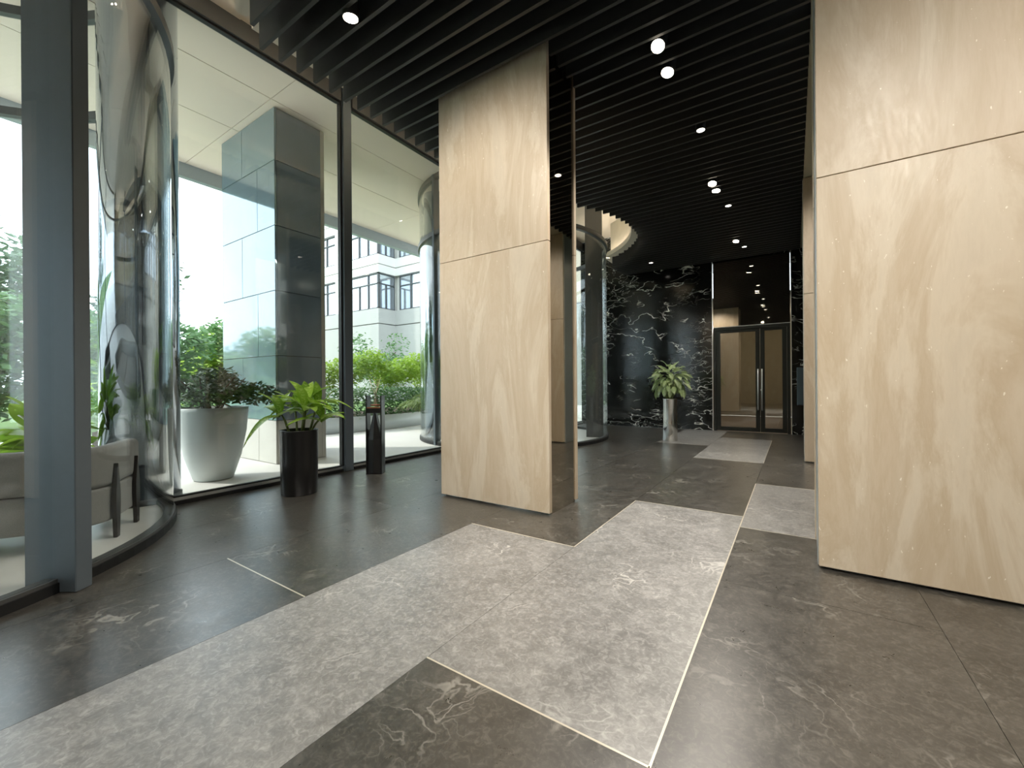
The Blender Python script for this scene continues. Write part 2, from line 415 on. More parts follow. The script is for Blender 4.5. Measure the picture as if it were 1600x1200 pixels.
while y < YE - .03:
    if y > YB + .05:
        x0 = slat_start(y)
        segs = [(x0, SX1)]
        if PIERB[2] - .03 < y < PIERB[3] + .02: segs = [(x0, PIERB[0] - .004), (PIERB[1] + .004, SX1)]
        for a, b in segs:
            if slat_me is None:
                mb = MB().box(-.5, .5, -.014, .014, 0, .24); o = mb.build('slat', 'slat', ceiling); slat_me = o.data
            else:
                o = bpy.data.objects.new('slat', slat_me); COL.objects.link(o); o.parent = ceiling
            o.location = Vector(((a + b) / 2, y, ZS)) - wloc(ceiling); o.scale = (b - a, 1, 1)
    y += .1575
# cream perimeter ceiling above the glass, inside the bays too
mb = MB().box(XW, SX0 + .02, YB, YE, 5.0, 5.08)
mb.build('perimeter_ceiling', 'cream', ceiling)
for c in BAY:
    mb = MB(); n = 40; vs = [(c[0], c[1], 4.995)]
    for k in range(n + 1):
        a = -PI / 2 + PI * k / n; vs.append((c[0] + cut_r * math.cos(a) , c[1] + cut_r * math.sin(a), 4.995))
    poly = [(v[0], v[1]) for v in vs[1:]]
    mb.prism(poly, 4.99, 5.09); mb.build('bay_ceiling_disc', 'cream', ceiling)
    a0 = math.degrees(math.acos((SX0 - c[0]) / (cut_r + .02)))
    MB().arc(c, cut_r + .012, cut_r + .035, ZS + .235, 5.0, -a0, a0, 36).build('curved_upstand', 'cream', ceiling)
    MB().arc(c, cut_r - .13, cut_r + .011, ZS + .242, ZS + .256, -a0, a0, 36).build('cove_ledge', 'cream', ceiling)  # ledge added to hold the glowing strip out of sight
    MB().arc(c, cut_r - .145, cut_r - .13, ZS + .242, ZS + .345, -a0, a0, 36).build('cove_lip', 'cream', ceiling)
    MB().arc(c, cut_r - .05, cut_r - .03, ZS + .257, ZS + .27, -a0, a0, 36).build('cove_fill_strip', 'cove_fill', ceiling)  # added glowing strip to brighten the cream ceiling
ys = [YB]
for c in BAY:
    h_ = math.sqrt((cut_r + .02) ** 2 - (SX0 - c[0]) ** 2); ys += [c[1] - h_, c[1] + h_]
ys += [YE]
for a, b in zip(ys[::2], ys[1::2]):
    if b - a > .05:
        Box('straight_upstand', 'cream', SX0 + .004, SX0 + .03, a, b, ZS + .235, 5.0, ceiling)
        Box('cove_ledge', 'cream', SX0 - .13, SX0 + .003, a, b, ZS + .242, ZS + .256, ceiling)  # straight ledge and lip added to screen the strip from below
        Box('cove_lip', 'cream', SX0 - .145, SX0 - .13, a, b, ZS + .242, ZS + .345, ceiling)
        Box('cove_fill_strip', 'cove_fill', SX0 - .05, SX0 - .03, a, b, ZS + .257, ZS + .27, ceiling)  # added glow again, along the straight runs
Box('side_ceiling', 'olive', SX1 + .002, XR, YB, YE, ZS + .02, ZS + .1, ceiling)
# ductwork glimpsed through the slats
d = empty('air_duct', (-2.9, 1.5, 4.4), 'grey sheet metal air duct seen between the ceiling slats near the glass', 'duct')
Box('duct_run', 'duct', -3.30, -2.90, -2.0, 1.95, 4.36, 4.70, d, .01)
Box('duct_branch', 'duct', -2.68, -2.25, 2.08, 2.40, 4.45, 4.70, d, .01)
Box('duct_collar', 'alu', -3.32, -2.88, 1.90, 1.96, 4.39, 4.77, d, .004)

# ------------------------------------------------------------------ outer walls of the room that the picture does not show directly
Box('wall_right', 'trav', XR, XR + .12, YB, YE, 0, 4.1, kind='structure')
Box('wall_behind', 'trav', XW + .1, XR, YB - .12, YB, 0, 5.1, kind='structure')

# ------------------------------------------------------------------ glass facade
def flat_window(name, y0, y1, label, jamb=(True, True)):
    e = empty(name, (XW, (y0 + y1) / 2, 0), label, kind='structure')
    Box('bottom_track', 'gasket', XW - .05, XW + .06, y0, y1, 0, .036, e)
    Box('sill_profile', 'alu', XW - .06, XW + .035, y0, y1, .036, .062, e)
    Box('glazing_bead', 'gasket', XW - .02, XW + .022, y0, y1, .062, .078, e)
    Box('pane', 'glass', XW - .008, XW + .008, y0, y1, .07, 4.80, e)
    Box('head_gasket', 'gasket', XW - .02, XW + .03, y0, y1, 4.776, 4.80, e)
    Box('head_frame', 'frame', XW - .06, XW + .06, y0, y1, 4.80, 5.0, e)
    return e
BW = [c[1] + s * math.sqrt(RB ** 2 - (XW - c[0]) ** 2) for c in BAY for s in (-1, 1)]
flat_window('window_1', BW[1] + .02, 3.30, 'tall clear window between the near glass bay and the mullion')
flat_window('window_2', 3.47, BW[2] - .02, 'tall clear window between the mullion and the far glass bay')
flat_window('window_3', BW[3] + .02, YE, 'narrow clear window beside the black marble wall')
flat_window('window_4', YB, BW[0] - .02, 'clear window behind the near glass bay')
mul = empty('trim_1', (XW, 3.385, 0), 'dark grey vertical mullion between the two tall windows', kind='structure')
Box('mullion_body', 'fin', XW - .07, XW + .07, 3.325, 3.445, 0, 5.0, mul, .004)
Box('mullion_gasket', 'gasket', XW - .03, XW + .03, 3.30, 3.326, .07, 4.9, mul)
Box('mullion_gasket', 'gasket', XW - .03, XW + .03, 3.444, 3.47, .07, 4.9, mul)

def bay(name, c, fins, label, skip=None):
    e = empty(name, (c[0], c[1], 0), label, kind='structure')
    MB().lathe((c[0], c[1], 0), [(0, .0), (RB - .06, .0), (RB - .06, .02), (0, .02)], 72, smooth=False).build('bay_floor', 'bayfloor', e)
    MB().arc(c, RB - .06, RB + .03, 0, .055, 0, 360, 96).build('kerb_ring', 'gasket', e)
    MB().arc(c, RB - .05, RB + .02, .055, .075, 0, 360, 96).build('kerb_cap', 'frame', e)
    MB().arc(c, RB - .035, RB + .035, ZS - .05, ZS + .03, 0, 360, 96).build('top_ring', 'frame', e)
    MB().arc(c, RB - .035, RB + .035, 4.90, 4.99, 93, 267, 60).build('ceiling_ring', 'frame', e)
    fins = sorted(a % 360 for a in fins)
    for i, a in enumerate(fins):
        b = fins[(i + 1) % len(fins)]
        if b <= a: b += 360
        if skip is not None:
            if a < skip[0] < b: b = skip[0]
            elif a < skip[1] < b: a = skip[1]
            if skip[0] - 1 < a and b < skip[1] + 1: continue
        n = max(8, int((b - a) / 3.0))
        mid = ((a + b) / 2) % 360
        for z0, z1 in ((.075, ZS - .05), (ZS + .03, 4.90))[:2 if 90 < mid < 270 else 1]:
            vs = []; fs = []
            g = MB().arc(c, RB - .008, RB + .008, z0, z1, a + .2, b - .2, n)
            g.sm = [True] * len(g.f)
            o = g.build('curved_pane', 'glass_bay', e)
            try: o.data.set_sharp_from_angle(angle=math.radians(40))
            except Exception: pass
    return e
def fin_post(e, c, ang, r0, r1, half, z1=4.99, mt='fin'):
    a = math.radians(ang); rc = (r0 + r1) / 2
    p = (c[0] + rc * math.cos(a), c[1] + rc * math.sin(a))
    MB().obox(p, (math.cos(a), math.sin(a)), ((r1 - r0) / 2, half), 0, z1).build('radial_post', mt, e, .004)
b1 = bay('window_5', BAY[0], [32.2, 96, 152, 212, 272, 332], 'near curved glass bay wrapping the lounge seat', (87, 105.5))
b2 = bay('window_6', BAY[1], [17, 77, 137, 197, 257, 317], 'far curved glass bay beside the black marble wall')
# near post measured: thin across the tangent, deep along the radius
for ang in (32.2,): fin_post(b1, BAY[0], ang, 1.80, 2.09, .045)
for ang in (152, 212, 272, 332): fin_post(b1, BAY[0], ang, 1.90, 2.02, .03)
fin_post(b2, BAY[1], 17, 1.56, 1.90, .05, mt='frame')  # less blue metal than the near post: warm light put into its colour
for ang in (137, 197, 257, 317): fin_post(b2, BAY[1], ang, 1.90, 2.02, .03)

# ------------------------------------------------------------------ travertine piers
def pier(name, x0, x1, y0, y1, label, endmat, zj=2.335, gapz=.018):
    e = empty(name, ((x0 + x1) / 2, (y0 + y1) / 2, 0), label, 'pier')
    T = .045
    Box('core', endmat, x0 + .012, x1 - .012, y0 + T, y1 - T, 0, 4.7, e)
    for ya, yb in ((y0, y0 + T), (y1 - T, y1)):
        Box('stone_panel', 'trav', x0, x1, ya, yb, gapz, zj - .002, e, .0025)
        Box('stone_panel', 'trav', x0, x1, ya, yb, zj + .002, 4.6, e, .0025)
    return e
pier('stone_pier', -2.964, -1.722, 3.126, 3.69, 'freestanding beige travertine pier with black mirrored sides between hall and windows', 'mirror_black')
def side_pier(x0, x1, y0, y1, label, top):
    e = empty('stone_pier', ((x0 + x1) / 2, (y0 + y1) / 2, 0), label, 'pier')
    T = .045; zj = 2.335
    Box('core', 'alu', x0 + .006, x1 - .012, y0 + T, y1 - T, 0, top, e)
    for ya, yb in ((y0, y0 + T), (y1 - T, y1)):
        for xa, xb in ((x0, x0 + 1.30), (x0 + 1.304, x1)):
            Box('stone_panel', 'trav', xa, xb, ya, yb, .018, zj - .002, e, .0025)
            Box('stone_panel', 'trav', xa, xb, ya, yb, zj + .002, top, e, .0025)
    Box('edge_trim', 'alu', x0 - .004, x0 + .02, y0 + T + .002, y0 + .12, .01, top, e, .002)
    return e
side_pier(.118, 2.70, 3.108, 3.68, 'large beige travertine wall panel filling the right side of the picture', ZS + .01)
side_pier(.118, 2.70, 7.09, 7.66, 'narrow sliver of beige travertine pier behind the large wall panel', ZS + .01)

# ------------------------------------------------------------------ end wall, doors
wf = empty('wall_far', (-2, YE, 0), 'black marble end wall with white veins', kind='structure')
Box('marble_slab', 'marble', XW - .0, -1.575, YE, YE + .10, 0, 4.995, wf)
Box('marble_slab', 'marble', -.045, XR, YE, YE + .10, 0, 4.995, wf)
Box('marble_lintel', 'marble', -1.573, -.047, YE + .05, YE + .10, ZS - .02, 4.995, wf)
Box('corner_trim', 'steel', -1.585, -1.573, YE - .006, YE + .06, 0, ZS, wf)
Box('corner_trim', 'steel', -.049, -.037, YE - .006, YE + .06, 0, ZS, wf)
dr = empty('door_1', (-.81, YE + .05, 0), 'dark framed double glass door with chrome pull handles in the black marble wall', kind='structure')
DX0, DX1, DZ = -1.56, -.06, 2.385
Box('transom_glass', 'mirror_black', DX0, DX1, YE + .03, YE + .06, DZ + .012, ZS - .02, dr)
Box('transom_rail', 'steel', DX0, DX1, YE - .002, YE + .05, DZ, DZ + .012, dr)
Box('frame_head', 'door_metal', DX0, DX1, YE, YE + .07, DZ - .07, DZ, dr, .003)
Box('frame_jamb', 'door_metal', DX0, DX0 + .06, YE, YE + .07, 0, DZ - .07, dr, .003)
Box('frame_jamb', 'door_metal', DX1 - .06, DX1, YE, YE + .07, 0, DZ - .07, dr, .003)
xm = -.62
for i, (a, b) in enumerate(((DX0 + .062, xm - .003), (xm + .003, DX1 - .062))):
    lf = empty('door_leaf', ((a + b) / 2, YE + .04, 0)); lf.parent = dr; lf.location = Vector(((a + b) / 2, YE + .04, 0)) - wloc(dr)
    z0, z1 = .012, DZ - .072; w = .085
    Box('stile', 'door_metal', a, a + w, YE + .012, YE + .058, z0, z1, lf, .002)
    Box('stile', 'door_metal', b - w, b, YE + .012, YE + .058, z0, z1, lf, .002)
    Box('rail', 'door_metal', a + w, b - w, YE + .012, YE + .058, z0, z0 + .09, lf, .002)
    Box('rail', 'door_metal', a + w, b - w, YE + .012, YE + .058, z1 - .06, z1, lf, .002)
    Box('pane', 'glass_dark', a + w, b - w, YE + .03, YE + .04, z0 + .09, z1 - .06, lf)
    hx = b - .035 if i == 0 else a + .035
    h_ = MB().tube([(hx, YE - .05, .50), (hx, YE - .05, 1.41)], .014, 12)
    for hz in (.60, 1.31): h_.tube([(hx, YE - .05, hz), (hx, YE + .014, hz)], .009, 8)
    h_.build('pull_handle', 'steel', lf)
    if i == 1: MB().lathe((hx - .012, YE + .0, .93), [(0, 0), (.02, 0), (.02, .03), (0, .03)], 14).build('lock_cylinder', 'steel', lf)
# corridor behind the doors
Box('corridor_floor', 'wood_floor', -2.2, .6, YE + .11, 16.0, -.1, -.005, kind='structure')
Box('wall_corridor_end', 'plaster_warm', -2.2, .6, 16.0, 16.1, 0, 3, kind='structure')
Box('wall_corridor_left', 'plaster_warm', -2.3, -2.2, YE + .11, 16.1, 0, 3, kind='structure')
Box('wall_corridor_right', 'plaster_warm', .6, .7, YE + .11, 16.1, 0, 3, kind='structure')
Box('ceiling_corridor', 'plaster_warm', -2.3, .7, YE + .11, 16.1, 3, 3.1, kind='structure')
cl_ = empty('corridor_fill_lamp', (-.8, 13.2, 2.98), 'added fill lamp brightening the corridor behind the glass doors', 'lamp')  # unseen lamp added to brighten the corridor through the door glass
MB().lathe((-.8, 13.2, 2.93), [(0, 0), (.16, 0), (.18, .02), (.18, .07), (0, .07)], 24).build('diffuser', 'lens_white', cl_)
_l = bpy.data.lights.new('lamp_light', 'POINT'); _l.energy = 75; _l.color = (1, .90, .74); _l.shadow_soft_size = .15
_o = bpy.data.objects.new('lamp_light', _l); COL.objects.link(_o); _o.parent = cl_; _o.location = (0, 0, -.3)
Box('corridor_cabinet_panel', 'trav', -2.19, -2.12, 11.6, 13.0, 0, 2.6, kind='structure')
bx = empty('wall_panel_box', (.14, YE, .5), 'slate blue wall cabinet on the black marble beside the glass door', 'cabinet')
Box('cabinet_body', 'panel_box', .05, .42, YE - .07, YE - .001, .62, 1.42, bx, .006)
Box('cabinet_door', 'panel_box', .06, .41, YE - .082, YE - .071, .64, 1.02, bx, .003)
Box('cabinet_door', 'panel_box', .06, .41, YE - .082, YE - .071, 1.03, 1.40, bx, .003)

# ------------------------------------------------------------------ lamps
def spot_light(parent, loc, aim, energy, angle, col=(1, .92, .81), blend=.7, rad=.06):
    l = bpy.data.lights.new('lamp_light', 'SPOT'); l.energy = energy * 2.1; l.spot_size = math.radians(angle); l.spot_blend = blend
    l.color = col; l.shadow_soft_size = rad
    o = bpy.data.objects.new('lamp_light', l); COL.objects.link(o); o.parent = parent; o.location = Vector(loc) - wloc(parent)
    d_ = Vector(aim) - Vector(loc); o.rotation_euler = (-d_).to_track_quat('Z', 'Y').to_euler(); return o
def track_head(x, y, label, group, aim, energy, angle=80, z=None, rad=.062, ln=.13):
    z = ZS - .02 if z is None else z
    e = empty('track_spotlight', (x, y, z), label, 'lamp', group)
    ax = (Vector(aim) - Vector((x, y, z))).normalized(); up = -ax
    p0 = Vector((x, y, z)); p1 = p0 + up * ln
    MB().tube([p0, p0 + up * .01, p1 - up * .01, p1], [rad, rad, rad * .95, rad * .7], 16).build('housing', 'lamp_black', e)
    MB().tube([p1, (p1.x, p1.y, 4.77)], .009, 6).build('stem', 'lamp_black', e)
    MB().tube([p0 + ax * .001, p0 + ax * .006], rad * .86, 16).build('lens', 'lens_warm', e)
    spot_light(e, p0 + ax * .03, aim, energy, angle)
    return e
def downlight(x, y, label, group, energy, angle=120, z=None, zt=None, col=(1, .93, .83)):
    z = ZS - .004 if z is None else z
    e = empty('downlight', (x, y, z), label, 'lamp', group)
    MB().lathe((x, y, z), [(.040, .004), (.052, 0), (.054, .004), (.054, .10), (.04, .10)], 20).build('can', 'lamp_black', e)
    MB().lathe((x, y, z), [(.0, .003), (.042, .003), (.042, .006), (0, .006)], 20).build('lens', 'lens_white', e)
    if energy: spot_light(e, (x, y, z - .01), (x, y, 0), energy, angle, col)
    return e
G1, G2 = 'ceiling spotlights along the hall', 'small ceiling downlights along the hall'
track_head(-.918, 3.574, 'nearer glowing spotlight of the front pair above the hall', G1, (-1.3, 1.6, 0), 110)
track_head(-.926, 3.924, 'second glowing spotlight of the front pair above the hall', G1, (-1.5, 2.9, 0), 70)
track_head(-.934, 6.472, 'nearer glowing spotlight of the middle pair above the hall', G1, (-1.2, 5.2, 0), 110)
track_head(-.922, 6.741, 'second glowing spotlight of the middle pair above the hall', G1, (-1.2, 6.3, 0), 90)
track_head(-.935, 9.381, 'single glowing spotlight hanging near the end wall above the doors', G1, (-1.4, 8.5, 0), 60)
downlight(-.844, 5.066, 'small white downlight behind the front pair of spotlights', G2, 60)
downlight(-.85, 7.481, 'small white downlight behind the middle pair of spotlights', G2, 50)
downlight(-.838, 9.937, 'small white downlight closest to the glass doors', G2, 30)
downlight(-.90, 2.60, 'small white downlight above the camera side of the hall', G2, 70)
downlight(-.90, .20, 'small white downlight behind the viewer', G2, 70)
downlight(-2.76, 9.99, 'small white downlight beside the round ceiling opening', G2, 30)
t_ = track_head(-2.776, 1.98, 'white cylindrical spotlight between the slats near the tall windows', G1, (-3.1, 2.4, 0), 60)
# wall washers added out of view to brighten stone faces and floor
for x, y, aim, en, lab in ((-2.35, .9, (-2.35, 3.12, 1.7), 145, 'added ceiling spotlight behind the viewer washing the freestanding pier'),
                           (.8, .5, (.8, 3.1, 1.2), 88, 'added ceiling spotlight behind the viewer washing the near edge of the large wall panel'),
                           (2.2, .5, (2.1, 3.1, 1.2), 76, 'added ceiling spotlight behind the viewer washing the far end of the large wall panel'),
                           (-1.2, -1.2, (-.8, 1.2, 0), 110, 'added ceiling spotlight behind the viewer aimed at the pale floor slabs'),
                           (1.2, -1.0, (.9, 1.6, 0), 170, 'added ceiling spotlight behind the viewer aimed at the dark floor by the wall panel'),
                           (1.0, 5.0, (.6, 7.05, 1.5), 110, 'added ceiling spotlight between the wall panels washing the narrow pier'),
                           (-2.62, 4.9, (-2.3, 3.7, 2.4), 90, 'added ceiling spotlight washing the hidden rear face of the freestanding pier')):
    track_head(x, y, lab, 'added washer spotlights', aim, en, 95, z=ZS - .06 if x > .13 else ZS - .015)

# ------------------------------------------------------------------ mirrored round columns
for nm, (cx, cy), r, lab in (('n', (-5.26, 1.385), .30, 'polished steel round column at the edge of the near glass bay'), ('f', (-6.08, 6.32), .25, 'polished steel round column inside the far glass bay beyond the window')):
    e = empty('steel_column', (cx, cy, .02), lab, 'column')
    MB().lathe((cx, cy, .02), [(r + .012, 0), (r + .012, .05), (r, .055)], 48).build('base_collar', 'frame', e)
    MB().lathe((cx, cy, .02), [(r, .05), (r, 4.96)], 64).build('shaft', 'dark_chrome', e)

# ------------------------------------------------------------------ seating in the near bay
def sweep(path, prof, closed_ends=True):
    """sweep closed profile (offset along plan normal, z) along plan path"""
    mb = MB(); vs = []; fs = []; n = len(prof)
    P = [Vector((p[0], p[1], 0)) for p in path]
    for i, p in enumerate(P):
        d_ = (P[min(i + 1, len(P) - 1)] - P[max(i - 1, 0)]).normalized(); nn = Vector((d_.y, -d_.x, 0))
        for o_, z in prof: vs.append((p.x + nn.x * o_, p.y + nn.y * o_, z))
    for i in range(len(P) - 1):
        for k in range(n): fs.append((i * n + k, i * n + (k + 1) % n, (i + 1) * n + (k + 1) % n, (i + 1) * n + k))
    fs += [tuple(range(n)), tuple((len(P) - 1) * n + k for k in range(n - 1, -1, -1))]
    return mb.add(vs, fs, True)
def rrect(w, z0, z1, r, n=5):
    out = []
    for cx, cz, a0 in ((w - r, z1 - r, 0), (-w + r, z1 - r, 90), (-w + r, z0 + r, 180), (w - r, z0 + r, 270)):
        for k in range(n + 1):
            a = math.radians(a0 + 90 * k / n); out.append((cx + r * math.cos(a), cz + r * math.sin(a)))
    return out
def tub_seat(name, P0, e, b, L, D, label, cat, zb=.02):
    """P0 back corner, e along the back, b outward from the back"""
    e = Vector((e[0], e[1], 0)).normalized(); f = -Vector((b[0], b[1], 0)).normalized(); P0 = Vector((P0[0], P0[1], 0))
    def W(u, v): q = P0 + e * u + f * v; return (q.x, q.y)
    c = W(L / 2, D / 2); root = empty(name, (c[0], c[1], zb), label, cat)
    R_ = .20; path = [(0, D)]
    def corner(cx, cy, a0):
        return [(cx + R_ * math.cos(math.radians(a0 + 9 * k)), cy + R_ * math.sin(math.radians(a0 + 9 * k))) for k in range(11)]
    pl = [(0, D), (0, D * .7), (0, D * .45)] + corner(R_, R_, 180) + [(L * .35, 0), (L * .5, 0), (L * .65, 0)] + corner(L - R_, R_, 270) + [(L, D * .45), (L, D * .7), (L, D)]
    wp = [W(*q) for q in pl]
    t = .055
    if name == 'tub_armchair': pass
    sweep(wp, rrect(t, zb + .38, zb + .675, .045)).build('padded_backrest', 'fabric', root)
    sweep(wp, rrect(t - .006, zb + .13, zb + .378, .02)).build('lower_shell', 'fabric', root)
    q = [W(.07, .07), W(L - .07, .07), W(L - .07, D + .01), W(.07, D + .01)]
    s_ = MB().prism(q, zb + .16, zb + .30); s_.build('seat_base', 'fabric', root, .02, seg=2)
    nC = 2 if L > 1 else 1
    for k in range(nC):
        u0 = .075 + k * (L - .15) / nC; u1 = .075 + (k + 1) * (L - .15) / nC
        MB().prism([W(u0 + .003, .08), W(u1 - .003, .08), W(u1 - .003, D + .02), W(u0 + .003, D + .02)], zb + .302, zb + .43).build('seat_cushion', 'fabric', root, .035, seg=3)
    # dark wooden blade legs lapping up the outside of the shell
    for u, sgn in ((0, -1), (L, 1)):
        for v in (D * .26, D * .86):
            o0 = u + sgn * (t - .004); o1 = u + sgn * (t + .022)
            prof = [(-.022, 0), (.022, 0), (.042, .24), (.040, .33), (.004, .54), (-.004, .54), (-.040, .33), (-.042, .24)]
            vs = []; 
            for o_ in (o0, o1):
                for a_, z in prof:
                    x_, y_ = W(o_, v + a_); vs.append((x_, y_, zb + z))
            n = len(prof)
            MB().add(vs, [tuple(range(n)), tuple(range(2 * n - 1, n - 1, -1))] + [(i, n + i, n + (i + 1) % n, (i + 1) % n) for i in range(n)]).build('leg', 'wood_dark', root, .003)
    return root
tub_seat('tub_loveseat', (-4.655, -.22), (.52, .854), (.854, -.52), 1.20, .62, 'grey upholstered tub loveseat with dark wooden legs inside the near glass bay', 'sofa')
tub_seat('tub_armchair', (-6.42, -.42), (.35, .94), (-.94, .35), .70, .60, 'grey tub armchair partly cut off at the left edge beyond the loveseat', 'armchair')

# ------------------------------------------------------------------ plants
def leaf_mesh(name, mat, width=.16, droop=.25, fold=.05, n=7, tipw=.0, sway=0):
    vs = []; fs = []
    for i in range(n + 1):
        t = i / n; w = width * (math.sin(PI * min(1, t * .94 + .05)) ** .8) * (1 - .25 * t) + tipw * 0
        if i == n: w = .002
        y_ = t * (1 - .12 * droop * t); z_ = .10 * math.sin(PI * t * .8) - droop * t * t; x_ = sway * t * t
        vs += [(x_ - w, y_, z_ + fold), (x_, y_, z_), (x_ + w, y_, z_ + fold)]
    for i in range(n):
        a = 3 * i; fs += [(a, a + 1, a + 4, a + 3), (a + 1, a + 2, a + 5, a + 4)]
    me = bpy.data.meshes.new(name); me.from_pydata(vs, [], fs); me.polygons.foreach_set('use_smooth', [True] * len(fs)); me.update()
    me.materials.append(M[mat]); return me
def place_leaf(me, root, base, az, el, size, roll=0, name='leaf'):
    mt = Matrix.Translation(base) @ Matrix.Rotation(az, 4, 'Z') @ Matrix.Rotation(el, 4, 'X') @ Matrix.Rotation(roll, 4, 'Y') @ Matrix.Scale(size, 4)
    return inst(name, me, root, mt)
rnd = random.Random(11)

# broad-leaved plant in the tall black pot by the window
PC = (-4.29, 2.405)
root = empty('potted_dieffenbachia', (PC[0], PC[1], 0), 'broad leaved green plant in a tall black cylinder pot by the window', 'plant')
MB().lathe((PC[0], PC[1], 0), [(.165, 0), (.172, .006), (.178, .30), (.183, .652), (.186, .66), (.176, .662), (.170, .655), (.168, .60), (.0, .60)], 56).build('pot', 'pot_black', root)
MB().lathe((PC[0], PC[1], 0), [(0, .601), (.166, .601), (.12, .618), (0, .625)], 28).build('soil', 'soil', root)
bl = [leaf_mesh('broad_leaf', 'leaf_bright', w, d_, f_, 8, sway=s_) for w, d_, f_, s_ in ((.20, .30, .045, .03), (.18, .55, .05, -.04), (.21, .15, .04, 0), (.17, .85, .05, .05))]
for k, (dx, dy, hh, lean) in enumerate(((.02, .03, .34, .05), (-.07, .02, .27, .16), (.08, -.02, .29, .14), (-.03, -.08, .24, .13), (.05, .08, .31, .12), (-.09, .08, .20, .2), (.10, .05, .18, .2))):
    b0 = Vector((PC[0] + dx, PC[1] + dy, .61)); a_ = math.atan2(dy, dx)
    top = b0 + Vector((math.cos(a_) * lean * .7, math.sin(a_) * lean * .7, hh * 1.02))
    mid = (b0 + top) / 2 + Vector((-.01, .01, .02))
    MB().tube([b0, mid, top], [.013, .011, .009], 7).build('stalk', 'stem', root)
    nl = 8 if k < 3 else 6
    for j in range(nl):
        az = j * 2.4 + k * 1.1 + rnd.uniform(-.3, .3); lev = j / nl
        el = math.radians(8 + 62 * lev + rnd.uniform(-12, 12)); sz = rnd.uniform(.28, .36) * (1 - .12 * lev)
        place_leaf(bl[rnd.choice((0, 0, 1, 2, 3)) if lev < .6 else 2], root, top + Vector((0, 0, -.06 + .08 * lev)), az, el, sz, rnd.uniform(-.3, .3))

# silver plant in a tall silver vase by the end wall
VC = (-2.0, 8.47)
root = empty('potted_aglaonema', (VC[0], VC[1], 0), 'bushy silver green plant in a tall shiny silver vase before black marble', 'plant')
MB().lathe((VC[0], VC[1], 0), [(.135, 0), (.14, .01), (.125, .35), (.128, .80), (.134, .81), (.122, .812), (.118, .78), (.0, .76)], 48).build('vase', 'vase', root)
sl = [leaf_mesh('silver_leaf', 'leaf_silver', w, d_, .05, 6) for w, d_ in ((.27, .25), (.24, .5), (.29, .1))]
for j in range(120):
    t_ = (j + .5) / 120; el0 = math.asin(1 - 1.55 * t_); az = j * 2.39996
    c0 = Vector((VC[0], VC[1], 1.14)); dirv = Vector((-math.sin(az) * math.cos(el0), math.cos(az) * math.cos(el0), math.sin(el0)))
    rr_ = rnd.uniform(.15, .29)
    place_leaf(sl[j % 3], root, c0 + Vector((dirv.x * rr_, dirv.y * rr_, dirv.z * rr_ * 1.1)), az + rnd.uniform(-.35, .35), el0 - rnd.uniform(.35, .95), rnd.uniform(.16, .21), rnd.uniform(-.5, .5))
for j in range(7):
    a_ = j * .9; MB().tube([(VC[0] + .05 * math.cos(a_), VC[1] + .05 * math.sin(a_), .76), (VC[0] + .10 * math.cos(a_), VC[1] + .10 * math.sin(a_), 1.15)], .010, 6).build('stalk', 'stem', root)

# lily behind the loveseat
LC = (-5.50, .80)
root = empty('potted_peace_lily', (LC[0], LC[1], .02), 'bright green leafy plant standing behind the loveseat in the glass bay', 'plant')
MB().lathe((LC[0], LC[1], .02), [(.12, 0), (.13, .01), (.16, .34), (.165, .35), (.15, .35), (.145, .30), (0, .30)], 32).build('pot', 'pot_white', root)
ll = [leaf_mesh('lily_leaf', 'leaf_lily', w, d_, .04, 7) for w, d_ in ((.20, .35), (.18, .7), (.22, .2))]
for j in range(64):
    az = j * 2.4; lev = rnd.random(); h0 = .44 + .36 * lev
    p = Vector((LC[0] - math.sin(az) * .10, LC[1] + math.cos(az) * .10, h0))
    if (Vector((p.x - math.sin(az) * .3, p.y + math.cos(az) * .3, 0)) - Vector((-5.26, 1.385, 0))).length < .40: continue
    MB().tube([(LC[0], LC[1], .32), p], .005, 5).build('stalk', 'stem', root)
    place_leaf(ll[j % 3], root, p, az, math.radians(6 + 42 * lev + rnd.uniform(-16, 16)), rnd.uniform(.26, .36), rnd.uniform(-.9, .9))
for j, (az, hz) in enumerate(((.5, .82), (2.6, .78))):
    p = Vector((LC[0] - math.sin(az) * .12, LC[1] + math.cos(az) * .12, hz)); MB().tube([(LC[0], LC[1], .32), p], .004, 5).build('flower_stalk', 'stem', root)
    fm = leaf_mesh('flower_spathe', 'pot_white', .26, .1, .12, 6); place_leaf(fm, root, p, az, 1.0, .12, 0, 'flower_spathe')

